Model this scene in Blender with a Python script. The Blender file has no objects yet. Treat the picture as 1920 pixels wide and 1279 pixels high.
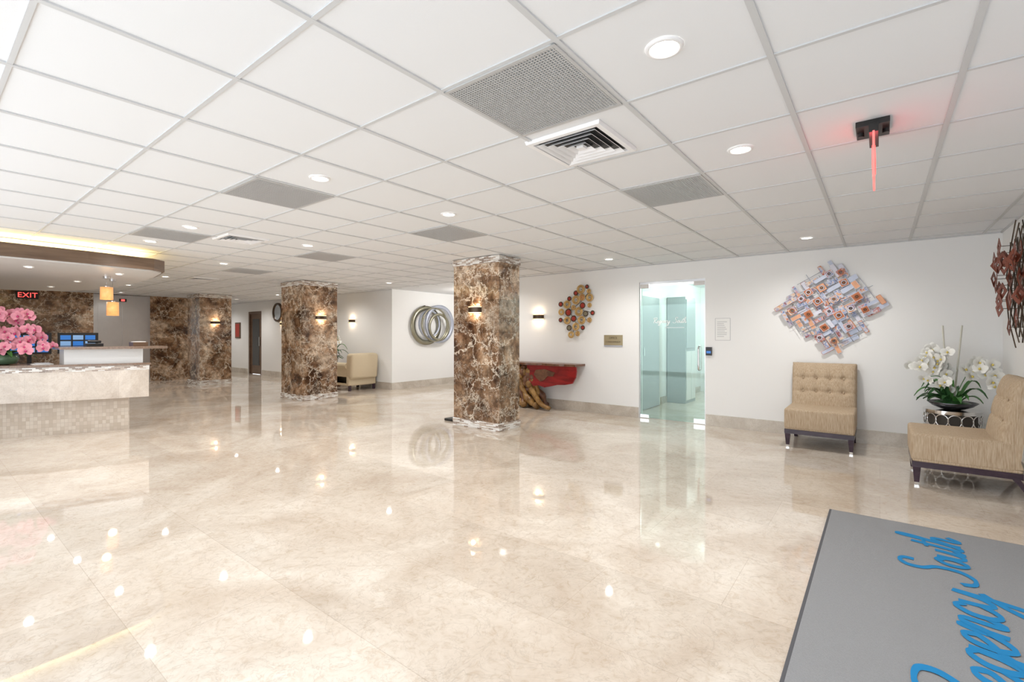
import bpy, bmesh, math, random
from mathutils import Vector, Matrix, Euler
random.seed(7)
SC=bpy.context.scene
COL=SC.collection
SC.view_settings.view_transform='Standard'
SC.view_settings.look='None'
SC.view_settings.exposure=0.68
H=2.416; YW=7.167; XR=1.03

# ---------------------------------------------------------------- materials
def newmat(name):
    m=bpy.data.materials.new(name); m.use_nodes=True
    nt=m.node_tree; b=nt.nodes['Principled BSDF']
    return m,nt,b
def simple(name,col,rough=.5,metal=0,emit=None,es=0,noise=0,nscale=20,bump=0,trans=0,coat=0,alpha=1,ior=1.45):
    m,nt,b=newmat(name)
    b.inputs['Base Color'].default_value=(*col,1)
    b.inputs['Roughness'].default_value=rough
    b.inputs['Metallic'].default_value=metal
    b.inputs['IOR'].default_value=ior
    b.inputs['Transmission Weight'].default_value=trans
    b.inputs['Coat Weight'].default_value=coat
    b.inputs['Alpha'].default_value=alpha
    if emit:
        b.inputs['Emission Color'].default_value=(*emit,1); b.inputs['Emission Strength'].default_value=es
    if noise or bump:
        tc=nt.nodes.new('ShaderNodeTexCoord'); n=nt.nodes.new('ShaderNodeTexNoise')
        n.inputs['Scale'].default_value=nscale; n.inputs['Detail'].default_value=4
        nt.links.new(tc.outputs['Object'],n.inputs['Vector'])
        if noise:
            mx=nt.nodes.new('ShaderNodeMix'); mx.data_type='RGBA'
            mx.inputs['A'].default_value=(*[max(0,c*(1-noise)) for c in col],1)
            mx.inputs['B'].default_value=(*[min(1,c*(1+noise)) for c in col],1)
            nt.links.new(n.outputs['Fac'],mx.inputs['Factor']); nt.links.new(mx.outputs['Result'],b.inputs['Base Color'])
        if bump:
            bp=nt.nodes.new('ShaderNodeBump'); bp.inputs['Strength'].default_value=bump; bp.inputs['Distance'].default_value=.01
            nt.links.new(n.outputs['Fac'],bp.inputs['Height']); nt.links.new(bp.outputs['Normal'],b.inputs['Normal'])
    return m
def N(nt,t,**kw):
    n=nt.nodes.new(t)
    for k,v in kw.items():
        if k in n.inputs: n.inputs[k].default_value=v
        else: setattr(n,k,v)
    return n
def ramp(nt,stops,interp='LINEAR'):
    r=nt.nodes.new('ShaderNodeValToRGB'); e=r.color_ramp; e.interpolation=interp
    while len(e.elements)<len(stops): e.elements.new(.5)
    for el,(p,c) in zip(e.elements,stops):
        el.position=p; el.color=(*c,1)
    return r
def mixc(nt,fac,a,b,mode='MIX'):
    mx=nt.nodes.new('ShaderNodeMix'); mx.data_type='RGBA'; mx.blend_type=mode
    for s,v in (('Factor',fac),('A',a),('B',b)):
        if hasattr(v,'is_linked') or hasattr(v,'links'): nt.links.new(v,mx.inputs[s])
        elif s=='Factor': mx.inputs['Factor'].default_value=v
        else: mx.inputs[s].default_value=(*v,1)
    return mx.outputs['Result']
def wallvec(nt):
    tc=nt.nodes.new('ShaderNodeTexCoord'); sp=nt.nodes.new('ShaderNodeSeparateXYZ')
    nt.links.new(tc.outputs['Object'],sp.inputs[0])
    ad=nt.nodes.new('ShaderNodeMath'); ad.operation='ADD'
    nt.links.new(sp.outputs['X'],ad.inputs[0]); nt.links.new(sp.outputs['Y'],ad.inputs[1])
    cb=nt.nodes.new('ShaderNodeCombineXYZ')
    nt.links.new(ad.outputs[0],cb.inputs['X']); nt.links.new(sp.outputs['Z'],cb.inputs['Y'])
    return tc.outputs['Object'],cb.outputs[0]

def emperador():
    m,nt,b=newmat('emperador_marble')
    obj,wv=wallvec(nt)
    n1=N(nt,'ShaderNodeTexNoise',Scale=1.9,Detail=6.0,Roughness=.62,Distortion=.7); nt.links.new(obj,n1.inputs['Vector'])
    nd=N(nt,'ShaderNodeTexNoise',Scale=2.6,Detail=5.0,Roughness=.65); nt.links.new(obj,nd.inputs['Vector'])
    va=nt.nodes.new('ShaderNodeVectorMath'); va.operation='MULTIPLY_ADD'
    nt.links.new(nd.outputs['Color'],va.inputs[0]); va.inputs[1].default_value=(.8,.8,.8); nt.links.new(obj,va.inputs[2])
    base=ramp(nt,[(.36,(.060,.028,.014)),(.45,(.17,.095,.052)),(.53,(.29,.185,.112)),(.64,(.52,.41,.31))])
    nt.links.new(n1.outputs['Fac'],base.inputs[0])
    n3=N(nt,'ShaderNodeTexNoise',Scale=11.0,Detail=6.0,Roughness=.7); nt.links.new(obj,n3.inputs['Vector'])
    r3=ramp(nt,[(.36,(.45,.41,.38)),(.62,(1.4,1.35,1.3))]); nt.links.new(n3.outputs['Fac'],r3.inputs[0])
    c=mixc(nt,1.0,base.outputs[0],r3.outputs[0],'MULTIPLY')
    for sc,w,lo in ((1.9,.016,.38),(4.2,.022,.42),(9.0,.022,.48)):
        v=N(nt,'ShaderNodeTexVoronoi',Scale=sc); v.feature='DISTANCE_TO_EDGE'; nt.links.new(va.outputs[0],v.inputs['Vector'])
        r=ramp(nt,[(0.0,(.95,.95,.95)),(w,(.40,.40,.40)),(w*2.0,(0,0,0))]); nt.links.new(v.outputs['Distance'],r.inputs[0])
        nm=N(nt,'ShaderNodeTexNoise',Scale=sc*.6,Detail=2.0); nt.links.new(obj,nm.inputs['Vector'])
        rm=ramp(nt,[(lo,(0,0,0)),(lo+.16,(1,1,1))]); nt.links.new(nm.outputs['Fac'],rm.inputs[0])
        mu=nt.nodes.new('ShaderNodeMath'); mu.operation='MULTIPLY'; nt.links.new(r.outputs[0],mu.inputs[0]); nt.links.new(rm.outputs[0],mu.inputs[1])
        c=mixc(nt,mu.outputs[0],c,(.80,.70,.57))
    br=N(nt,'ShaderNodeTexBrick',Scale=1.0); br.offset=0; nt.links.new(wv,br.inputs['Vector'])
    br.inputs['Brick Width'].default_value=30; br.inputs['Row Height'].default_value=.45; br.inputs['Mortar Size'].default_value=.0025
    br.inputs['Color1'].default_value=(.78,.78,.78,1); br.inputs['Color2'].default_value=(1.3,1.3,1.3,1); br.inputs['Mortar'].default_value=(.5,.45,.4,1)
    c=mixc(nt,.8,c,br.outputs['Color'],'MULTIPLY')
    nt.links.new(c,b.inputs['Base Color']); b.inputs['Roughness'].default_value=.12
    return m
def mosaic(name,cols,bw,rh,mort=(.75,.72,.68),ms=.002,rough=.25,off=.5):
    m,nt,b=newmat(name); obj,wv=wallvec(nt)
    br=N(nt,'ShaderNodeTexBrick',Scale=1.0); br.offset=off; nt.links.new(wv,br.inputs['Vector'])
    br.inputs['Brick Width'].default_value=bw; br.inputs['Row Height'].default_value=rh; br.inputs['Mortar Size'].default_value=0
    br.inputs['Color1'].default_value=(0,0,0,1); br.inputs['Color2'].default_value=(1,1,1,1)
    n=len(cols); r=ramp(nt,[(i/n,c) for i,c in enumerate(cols)],'CONSTANT'); nt.links.new(br.outputs['Color'],r.inputs[0])
    b2=N(nt,'ShaderNodeTexBrick',Scale=1.0); b2.offset=off; nt.links.new(wv,b2.inputs['Vector'])
    b2.inputs['Brick Width'].default_value=bw; b2.inputs['Row Height'].default_value=rh; b2.inputs['Mortar Size'].default_value=ms
    c=mixc(nt,b2.outputs['Fac'],r.outputs[0],mort)
    nt.links.new(c,b.inputs['Base Color']); b.inputs['Roughness'].default_value=rough
    return m
def travertine(name,lo,hi,rough,tile=None,scale=1.6,coat=0,wall=False,ior=1.5):
    m,nt,b=newmat(name); obj,wv=wallvec(nt)
    n1=N(nt,'ShaderNodeTexNoise',Scale=scale,Detail=8.0,Roughness=.62,Distortion=.9); nt.links.new(obj,n1.inputs['Vector'])
    r=ramp(nt,[(.32,lo),(.5,tuple((a+c)/2 for a,c in zip(lo,hi))),(.66,hi)]); nt.links.new(n1.outputs['Fac'],r.inputs[0])
    n2=N(nt,'ShaderNodeTexNoise',Scale=scale*14,Detail=6.0,Roughness=.7,Distortion=1.5); nt.links.new(obj,n2.inputs['Vector'])
    r2=ramp(nt,[(.33,(.86,.81,.75)),(.48,(.97,.965,.955)),(.7,(1.04,1.04,1.04))]); nt.links.new(n2.outputs['Fac'],r2.inputs[0])
    c=mixc(nt,1.0,r.outputs[0],r2.outputs[0],'MULTIPLY')
    for q,(k,wd,am) in enumerate(((4.5,.012,.4),(1.7,.008,.3))):
        n3=N(nt,'ShaderNodeTexNoise',Scale=scale*k,Detail=5.0,Roughness=.6,Distortion=2.0); nt.links.new(obj,n3.inputs['Vector'])
        r3=ramp(nt,[(.5-wd,(0,0,0)),(.5,(am,am,am)),(.5+wd,(0,0,0))]); nt.links.new(n3.outputs['Fac'],r3.inputs[0])
        c=mixc(nt,r3.outputs[0],c,tuple(x*.72 for x in lo))
    if tile:
        br=N(nt,'ShaderNodeTexBrick',Scale=1.0); br.offset=.5; nt.links.new(wv if wall else obj,br.inputs['Vector'])
        br.inputs['Brick Width'].default_value=tile[0]; br.inputs['Row Height'].default_value=tile[1]; br.inputs['Mortar Size'].default_value=.0016
        br.inputs['Color1'].default_value=(.93,.92,.91,1); br.inputs['Color2'].default_value=(1.05,1.05,1.05,1); br.inputs['Mortar'].default_value=(.83,.80,.77,1)
        c=mixc(nt,1.0,c,br.outputs['Color'],'MULTIPLY')
    nt.links.new(c,b.inputs['Base Color']); b.inputs['Roughness'].default_value=rough; b.inputs['Coat Weight'].default_value=coat
    b.inputs['IOR'].default_value=ior
    return m
def fabric():
    m,nt,b=newmat('tan_linen_fabric')
    tc=nt.nodes.new('ShaderNodeTexCoord')
    mp=nt.nodes.new('ShaderNodeMapping'); mp.inputs['Scale'].default_value=(160,160,12); nt.links.new(tc.outputs['Object'],mp.inputs[0])
    n=N(nt,'ShaderNodeTexNoise',Scale=1.0,Detail=3.0); nt.links.new(mp.outputs[0],n.inputs['Vector'])
    r=ramp(nt,[(.3,(.42,.30,.19)),(.55,(.53,.41,.285)),(.75,(.62,.51,.38))]); nt.links.new(n.outputs['Fac'],r.inputs[0])
    nt.links.new(r.outputs[0],b.inputs['Base Color']); b.inputs['Roughness'].default_value=.85
    bp=N(nt,'ShaderNodeBump',Strength=.25,Distance=.004); nt.links.new(n.outputs['Fac'],bp.inputs['Height']); nt.links.new(bp.outputs[0],b.inputs['Normal'])
    return m
def woodmat(name,a,c2,rough=.35,scale=(3,3,18)):
    m,nt,b=newmat(name)
    tc=nt.nodes.new('ShaderNodeTexCoord'); mp=nt.nodes.new('ShaderNodeMapping'); mp.inputs['Scale'].default_value=scale
    nt.links.new(tc.outputs['Object'],mp.inputs[0])
    n=N(nt,'ShaderNodeTexNoise',Scale=1.0,Detail=6.0,Roughness=.6,Distortion=.8); nt.links.new(mp.outputs[0],n.inputs['Vector'])
    r=ramp(nt,[(.3,a),(.7,c2)]); nt.links.new(n.outputs['Fac'],r.inputs[0]); nt.links.new(r.outputs[0],b.inputs['Base Color'])
    b.inputs['Roughness'].default_value=rough
    return m
def collage(name,cols,sc=13):
    m,nt,b=newmat(name); tc=nt.nodes.new('ShaderNodeTexCoord')
    n=N(nt,'ShaderNodeTexNoise',Scale=float(sc),Detail=2.0,Roughness=.6,Distortion=.6); nt.links.new(tc.outputs['Object'],n.inputs['Vector'])
    k=len(cols); r=ramp(nt,[(.33+.36*i/(k-1),c) for i,c in enumerate(cols)]); nt.links.new(n.outputs['Fac'],r.inputs[0])
    nt.links.new(r.outputs[0],b.inputs['Base Color']); b.inputs['Roughness'].default_value=.5
    return m

EMP=emperador()
TRIM=mosaic('mosaic_strip_tile',[(.62,.58,.53),(.30,.22,.17),(.80,.78,.75),(.45,.36,.29),(.70,.66,.62),(.22,.15,.11),(.85,.84,.82),(.52,.42,.34)],.085,.016,ms=.0014)
FLOOR=travertine('polished_travertine',(.585,.49,.40),(.79,.725,.645),.028,(1.22,.61),1.1,ior=1.6)
BASEB=travertine('travertine_baseboard',(.50,.44,.37),(.70,.65,.58),.2,None,3.0)
DESKM=travertine('desk_marble',(.56,.48,.41),(.80,.73,.65),.12,(.61,3.0),2.5,wall=True)
DTILE=mosaic('desk_base_mosaic',[(.57,.48,.39),(.62,.53,.44),(.54,.45,.36),(.65,.57,.48)],.05,.05,mort=(.50,.42,.34),ms=.0018,off=0)
WALL=simple('white_wall_paint',(.88,.877,.865),.6,bump=.03,nscale=200)
CEIL=simple('ceiling_tile',(.79,.805,.825),.85,noise=.015,nscale=300,bump=.05)
BAR=simple('ceiling_grid_metal',(.60,.61,.62),.5)
GRL=simple('grille_metal',(.50,.50,.50),.4)
GBK=simple('grille_backing',(.07,.07,.075),.8)
WMET=simple('white_metal',(.86,.86,.87),.4)
LAMP=simple('downlight_glow',(1,1,1),.5,emit=(1,.93,.80),es=10)
LAMPW=simple('warm_glow',(1,.8,.5),.5,emit=(1,.66,.34),es=2.5)
CHROME=simple('brushed_steel',(.62,.62,.63),.28,1,noise=.05,nscale=8)
POL=simple('polished_chrome',(.8,.8,.8),.1,1)
BRONZE=simple('dark_bronze',(.10,.07,.05),.35,.8)
GOLD=simple('antique_gold',(.62,.42,.18),.35,.7)
COPPER=simple('copper_sheet',(.45,.16,.075),.4,.4,noise=.3,nscale=12)
DCOP=simple('dark_red_copper',(.26,.075,.045),.4,.4,noise=.45,nscale=14)
COPL=simple('light_copper_sheet',(.66,.34,.20),.4,.3,noise=.25,nscale=14)
SILV=simple('silver_sheet',(.46,.49,.58),.4,.4,noise=.15,nscale=14)
SILW=simple('pale_lilac_sheet',(.68,.67,.74),.5,.1,noise=.1,nscale=14)
COLA=collage('collage_pink_blue',[(.10,.16,.36),(.52,.54,.68),(.50,.14,.10),(.66,.56,.58),(.20,.05,.05)])
COLB=collage('collage_silver_red',[(.44,.08,.05),(.70,.42,.26),(.60,.64,.76),(.12,.18,.40),(.78,.74,.72)],18)
COLC=collage('collage_orange_violet',[(.68,.30,.12),(.78,.64,.50),(.34,.34,.50),(.30,.08,.06)],16)
REDM=simple('red_enamel',(.40,.04,.025),.3,.1)
OLIVE=simple('aged_brass',(.34,.32,.24),.3,.85,noise=.2,nscale=9)
FAB=fabric()
FABP=simple('cream_upholstery',(.68,.57,.40),.8,noise=.06,nscale=60)
DWOOD=woodmat('dark_wood',(.028,.014,.026),(.056,.028,.046),.18)
FWOOD=woodmat('walnut_fascia',(.12,.075,.048),(.22,.145,.095),.3,(1,2,20))
BLACK=simple('black_plastic',(.02,.02,.02),.35)
GREEN=simple('leaf_green',(.06,.20,.04),.35,noise=.3,nscale=10)
DGREEN=simple('dark_leaf_green',(.03,.10,.03),.35,noise=.3,nscale=10)
WPET=simple('white_orchid_petal',(.88,.88,.84),.6)
PPET=simple('pink_orchid_petal',(.76,.30,.38),.55,noise=.3,nscale=30)
LIPY=simple('orchid_lip_yellow',(.75,.60,.15),.5)
LIPM=simple('orchid_lip_magenta',(.55,.05,.18),.5)
STICK=simple('bamboo_stick',(.62,.60,.52),.6)
RED=simple('red_glow',(.9,.1,.1),.4,emit=(1,.08,.07),es=1.3)
REDBLADE=simple('red_lit_acrylic',(.95,.35,.33),.15,emit=(1,.12,.10),es=.5,alpha=.75)
BLUE=simple('mat_blue_letters',(.010,.22,.50),.9)
MAT=simple('grey_floor_mat_pile',(.29,.295,.305),.95,noise=.14,nscale=260,bump=.4)
MATE=simple('mat_rubber_edge',(.10,.10,.11),.8)
GRAN=simple('brown_granite',(.22,.145,.10),.12,noise=.6,nscale=45)
REDW=woodmat('red_lacquered_wood',(.17,.004,.006),(.36,.014,.014),.28,(4,4,14))
RWOOD=woodmat('root_wood',(.14,.06,.015),(.50,.29,.09),.3,(9,9,9))
BRW=woodmat('bark_wood',(.08,.03,.018),(.24,.11,.055),.3,(8,8,8))
SIGNG=simple('brass_sign_plate',(.45,.38,.24),.35,.6)
SIGNT=simple('sign_letters',(.12,.09,.05),.5)
PAPER=simple('paper',(.88,.88,.86),.7)
INK=simple('ink_grey',(.45,.45,.47),.7)
SCRB=simple('screen_blue',(.02,.10,.3),.2,emit=(.04,.20,.62),es=.4)
SCRL=simple('screen_light',(.2,.3,.45),.2,emit=(.16,.34,.62),es=.4)
AMBER=simple('amber_glass_shade',(.85,.42,.16),.3,emit=(1,.42,.15),es=.35,noise=.4,nscale=25)
FROST=simple('white_etch',(.92,.97,.96),.6)
CREAM=simple('white_laminate',(.80,.79,.77),.3)
DOORB=woodmat('bronze_door',(.10,.055,.03),(.17,.10,.06),.3,(2,2,8))
GREY=simple('grey_cabinet',(.40,.43,.44),.4)
COVE=simple('cove_strip_glow',(1,.9,.6),.5,emit=(1,.78,.38),es=2.5)
def glassmat():
    m,nt,b=newmat('green_tint_glass')
    out=[n for n in nt.nodes if n.type=='OUTPUT_MATERIAL'][0]
    tr=N(nt,'ShaderNodeBsdfTransparent'); tr.inputs[0].default_value=(.79,.90,.875,1)
    gl=N(nt,'ShaderNodeBsdfGlossy'); gl.inputs[0].default_value=(.9,1,.97,1); gl.inputs['Roughness'].default_value=.02
    fr=N(nt,'ShaderNodeFresnel'); fr.inputs['IOR'].default_value=1.5
    mx=N(nt,'ShaderNodeMixShader'); nt.links.new(fr.outputs[0],mx.inputs[0]); nt.links.new(tr.outputs[0],mx.inputs[1]); nt.links.new(gl.outputs[0],mx.inputs[2])
    nt.links.new(mx.outputs[0],out.inputs['Surface'])
    return m
GLASS=glassmat()

# ---------------------------------------------------------------- mesh builder
class MB:
    def __init__(s,name): s.name=name; s.v=[]; s.f=[]; s.m=[]; s.s=[]; s.mats=[]; s.X=Matrix()
    def mi(s,mat):
        if mat not in s.mats: s.mats.append(mat)
        return s.mats.index(mat)
    def add(s,vs,fs,mat,smooth=False,T=None):
        o=len(s.v); M=s.X@T if T is not None else s.X
        s.v+=[M@Vector(v) for v in vs]; k=s.mi(mat)
        for f in fs: s.f.append([i+o for i in f]); s.m.append(k); s.s.append(smooth)
    def box(s,x0,x1,y0,y1,z0,z1,mat,T=None):
        vs=[(x,y,z) for x in(x0,x1) for y in(y0,y1) for z in(z0,z1)]
        s.add(vs,[(0,1,3,2),(4,6,7,5),(0,4,5,1),(2,3,7,6),(0,2,6,4),(1,5,7,3)],mat,False,T)
    def rbox(s,x0,x1,y0,y1,z0,z1,mat,r=.03,seg=4,T=None):
        bm=bmesh.new(); bmesh.ops.create_cube(bm,size=1)
        for v in bm.verts: v.co=Vector(((x0+x1)/2+v.co.x*(x1-x0),(y0+y1)/2+v.co.y*(y1-y0),(z0+z1)/2+v.co.z*(z1-z0)))
        bmesh.ops.bevel(bm,geom=bm.edges[:],offset=r,segments=seg,affect='EDGES',profile=.5)
        bm.verts.index_update()
        s.add([v.co.copy() for v in bm.verts],[[v.index for v in f.verts] for f in bm.faces],mat,True,T); bm.free()
    def lathe(s,prof,mat,n=32,T=None,smooth=True):
        vs=[];fs=[];m=len(prof)
        for i in range(n):
            a=2*math.pi*i/n
            for r,z in prof: vs.append((r*math.cos(a),r*math.sin(a),z))
        for i in range(n):
            j=(i+1)%n
            for k in range(m-1): fs.append((i*m+k,j*m+k,j*m+k+1,i*m+k+1))
        s.add(vs,fs,mat,smooth,T)
    def cyl(s,cx,cy,z0,z1,r,mat,r2=None,n=32,T=None,smooth=True):
        r2=r if r2 is None else r2
        t=Matrix.Translation((cx,cy,0)); t=(T@t) if T is not None else t
        s.lathe([(r,z0),(r2,z1)],mat,n,t,smooth)
        s.lathe([(0.0001,z0),(r,z0)],mat,n,t,False); s.lathe([(r2,z1),(0.0001,z1)],mat,n,t,False)
    def tube(s,pts,r,mat,n=8,closed=False,T=None):
        pts=[Vector(p) for p in pts]; L=len(pts); rr=r if isinstance(r,(list,tuple)) else [r]*L
        vs=[];fs=[]; up=Vector((0,0,1)); prev=None
        for i,p in enumerate(pts):
            a=pts[(i-1)%L] if (closed or i>0) else p; b=pts[(i+1)%L] if (closed or i<L-1) else p
            t=(b-a).normalized()
            if prev is None: 
                u=t.cross(up); 
                if u.length<.1: u=t.cross(Vector((1,0,0)))
            else: u=prev-t*prev.dot(t)
            u.normalize(); prev=u; w=t.cross(u)
            for k in range(n):
                an=2*math.pi*k/n; vs.append(p+(u*math.cos(an)+w*math.sin(an))*rr[i])
        for i in range(L if closed else L-1):
            j=(i+1)%L
            for k in range(n): fs.append((i*n+k,i*n+(k+1)%n,j*n+(k+1)%n,j*n+k))
        if not closed: fs.append(tuple(range(n))[::-1]); fs.append(tuple((L-1)*n+k for k in range(n)))
        s.add(vs,fs,mat,True,T)
    def ring(s,c,R,r,mat,axis='Y',T=None,n=36,flat=None):
        pts=[]
        for i in range(n):
            a=2*math.pi*i/n; u,w=R*math.cos(a),R*math.sin(a)
            pts.append((c[0]+u,c[1],c[2]+w) if axis=='Y' else ((c[0],c[1]+u,c[2]+w) if axis=='X' else (c[0]+u,c[1]+w,c[2])))
        s.tube(pts,r,mat,8,True,T)
    def prism(s,poly,z0,z1,mat,T=None,smooth=False):
        n=len(poly); vs=[(x,y,z0) for x,y in poly]+[(x,y,z1) for x,y in poly]
        s.add(vs,[tuple(range(n))[::-1],tuple(range(n,2*n))],mat,False,T)
        s.add(vs,[(i,(i+1)%n,(i+1)%n+n,i+n) for i in range(n)],mat,smooth,T)
    def ball(s,c,r,mat,n=14,T=None):
        prof=[(max(.0001,math.sin(math.pi*i/10)),-math.cos(math.pi*i/10)) for i in range(11)]
        rr=r if isinstance(r,(list,tuple)) else (r,r,r)
        t=Matrix.Translation(c)@Matrix.Diagonal((*rr,1)); t=(T@t) if T is not None else t
        s.lathe(prof,mat,n,t)
    def done(s,bevel=0,parent=None,recalc=True):
        me=bpy.data.meshes.new(s.name); me.from_pydata([tuple(v) for v in s.v],[],s.f)
        for m in s.mats: me.materials.append(m)
        me.polygons.foreach_set('material_index',s.m); me.polygons.foreach_set('use_smooth',s.s); me.update()
        if recalc:
            bm=bmesh.new(); bm.from_mesh(me); bmesh.ops.recalc_face_normals(bm,faces=bm.faces[:]); bm.to_mesh(me); bm.free()
        o=bpy.data.objects.new(s.name,me); COL.objects.link(o)
        if bevel:
            b=o.modifiers.new('bevel','BEVEL'); b.width=bevel; b.segments=2; b.limit_method='ANGLE'
        if parent: o.parent=parent
        return o
def smoothpath(pts,k=6):
    P=[Vector(p) for p in pts]; out=[]
    for i in range(len(P)-1):
        p0=P[max(0,i-1)];p1=P[i];p2=P[i+1];p3=P[min(len(P)-1,i+2)]
        for j in range(k):
            t=j/k; out.append(.5*((2*p1)+(p2-p0)*t+(2*p0-5*p1+4*p2-p3)*t*t+(3*p1-p0-3*p2+p3)*t**3))
    out.append(P[-1]); return out
def text(parent,s,size,loc,rot,mat,ext=.001,name='lettering'):
    c=bpy.data.curves.new(name,'FONT'); c.body=s; c.size=size; c.extrude=ext; c.align_x='CENTER'; c.align_y='CENTER'
    c.materials.append(mat); o=bpy.data.objects.new(name,c); COL.objects.link(o); o.location=loc; o.rotation_euler=rot; o.parent=parent
    return o
def light(name,kind,loc,energy,color=(1,1,1),rot=(0,0,0),**kw):
    l=bpy.data.lights.new(name,kind); l.energy=energy; l.color=color
    for k,v in kw.items(): setattr(l,k,v)
    o=bpy.data.objects.new(name,l); COL.objects.link(o); o.location=loc; o.rotation_euler=rot; return o

# cursive strokes (x-height = 1)
LET={
'R':([[(.25,0),(.25,1.0),(.3,2.0)],[(-.25,1.6),(-.1,2.05),(.35,2.25),(.95,2.15),(1.1,1.75),(.8,1.3),(.3,1.1),(.62,.7),(1.0,.1),(1.35,.15)]],1.4),
'e':([[(-.05,.3),(.3,.45),(.62,.72),(.45,1.0),(.15,.82),(.08,.35),(.3,0),(.62,.1),(.88,.4)]],.85),
'g':([[(.72,.82),(.42,1.0),(.1,.7),(.1,.25),(.35,.02),(.62,.35),(.74,.95),(.70,.0),(.6,-.8),(.3,-1.0),(.05,-.75),(.35,-.25),(.98,.35)]],.95),
'n':([[(0,.3),(.12,.9),(.2,.95),(.15,0)],[(.17,.4),(.42,.92),(.66,.85),(.64,.15),(.78,0),(.98,.3)]],.95),
'c':([[(.68,.78),(.42,1.0),(.1,.7),(.1,.25),(.35,0),(.62,.1),(.85,.4)]],.83),
'y':([[(0,.9),(.08,.3),(.3,.05),(.6,.35),(.72,.95),(.68,-.3),(.5,-1.0),(.15,-1.15),(0,-.85),(.4,-.25),(1.0,.25)]],.95),
'S':([[(1.05,1.8),(1.0,2.15),(.65,2.3),(.3,2.05),(.35,1.55),(.8,1.05),(.85,.35),(.4,-.05),(-.15,.0),(-.4,.4)]],1.3),
'o':([[(.42,1.0),(.1,.7),(.1,.25),(.4,0),(.7,.3),(.68,.8),(.42,1.0),(.6,.8),(.95,.85)]],.92),
'u':([[(0,.95),(.05,.25),(.3,0),(.58,.3),(.68,.95),(.64,.15),(.8,0),(1.0,.3)]],.95),
't':([[(.3,1.8),(.22,.8),(.2,.2),(.4,0),(.65,.25)],[(-.1,1.25),(.3,1.3),(.7,1.35)]],.66),
'h':([[(-.05,.25),(.3,1.5),(.35,2.2),(.2,2.25),(.13,1.5),(.1,0)],[(.12,.4),(.42,.95),(.66,.82),(.64,.15),(.8,0),(1.1,.4)]],1.0)}
def script(mb,word,origin,ud,vd,nd,sc,w,mat,slant=.28,th=.0015,dl=.0012,sx=1.0):
    O=Vector(origin);U=Vector(ud);V=Vector(vd);Nn=Vector(nd); x=0; lay=0
    for ch in word:
        st,adv=LET[ch]
        for pts in st:
            P=smoothpath([((a+x)*sx+slant*b,b,0) for a,b in pts],7); L=[];R=[]
            lay+=1; off=[]
            for i,p in enumerate(P):
                a=P[max(0,i-1)]; b=P[min(len(P)-1,i+1)]; t=(b-a).normalized()
                ww=w/sc*(.5+.7*abs(t.y)); n=Vector((-t.y,t.x,0))*ww*.5
                L.append(p+n);R.append(p-n); off.append(Nn*(th+(lay%3)*dl+i*dl*.012))
            vs=[O+U*q.x*sc+V*q.y*sc+off[i] for i,q in enumerate(L)]+[O+U*q.x*sc+V*q.y*sc+off[i] for i,q in enumerate(R)]; n=len(L)
            mb.add(vs,[(i,n+i,n+i+1,i+1) for i in range(n-1)],mat)
        x+=adv
    return x*sc

# ---------------------------------------------------------------- room shell
m=MB('floor'); m.box(-20,XR+.12,-1.4,11.5,-.1,0,FLOOR); m.done()
m=MB('ceiling'); m.box(-20,XR+.12,-1.4,11.5,H,H+.1,CEIL)
X0,Y0,T=-1.5583,1.4774,.61
k=-31
while X0+k*T<XR:
    x=X0+k*T
    if x>-20: m.box(x-.012,x+.012,-1.4,YW-.001,H-.007,H-.0001,BAR)
    k+=1
k=-4
while Y0+k*T<YW:
    y=Y0+k*T
    if y>-1.4: m.box(-20,XR-.001,y-.009,y+.009,H-.006,H-.0002,BAR)
    k+=1
m.box(XR-.02,XR,-1.4,YW,H-.012,H-.0003,BAR); m.box(-6.2,XR,YW-.02,YW,H-.012,H-.0004,BAR); m.box(-20,-9.23,YW-.02,YW,H-.012,H-.0004,BAR)
m.done()
DX0,DX1,DZ=-3.02,-2.01,2.15
m=MB('wall_back'); m.box(-6.2,DX0,YW,YW+.14,0,H,WALL); m.box(DX1,XR+.12,YW,YW+.14,0,H,WALL); m.box(DX0,DX1,YW,YW+.14,DZ,H,WALL); m.done()
m=MB('wall_right'); m.box(XR,XR+.12,-1.4,YW,0,H,WALL); m.done()
m=MB('wall_alcove_side'); m.box(-9.37,-9.23,YW,10.0,0,H,WALL); m.done()
m=MB('wall_alcove_end'); m.box(-9.37,-4.0,10.0,10.12,0,H,WALL); m.done()
m=MB('wall_alcove_inner'); m.box(-6.2,-6.06,YW+.14,10.0,0,H,WALL); m.done()
m=MB('wall_hallway'); m.box(-20,-16.95,YW,YW+.14,0,H,WALL); m.box(-16.0,-9.37,YW,YW+.14,0,H,WALL); m.box(-16.95,-16.0,YW,YW+.14,2.1,H,WALL); m.done()
m=MB('wall_left_marble'); m.box(-16.5,-16.3,-1.4,3.03,0,H,EMP); m.box(-16.5,-16.3,4.25,5.35,0,H,EMP); m.box(-16.5,-16.42,3.03,4.25,0,H,EMP); m.done()
m=MB('wall_hallway_inner'); m.box(-20,-16.5,5.2,5.35,0,H,WALL); m.done()
m=MB('wall_far_left'); m.box(-20.12,-20,5.2,YW+.14,0,H,WALL); m.done()
m=MB('wall_front_light_block'); m.box(-16.5,-7.6,-1.5,-1.4,0,H,WALL); m.done()  # unseen wall added behind camera to keep sky light off the desk side
BH=.165
m=MB('baseboard_back'); m.box(-6.2,DX0-.01,YW-.014,YW,0,BH,BASEB); m.box(DX1+.01,XR-.014,YW-.014,YW,0,BH,BASEB); m.done()
m=MB('baseboard_right'); m.box(XR-.014,XR,-1.4,YW,0,BH,BASEB); m.done()
m=MB('baseboard_alcove'); m.box(-9.23,-9.216,YW-.014,10.0,0,BH,BASEB); m.done()
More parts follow.
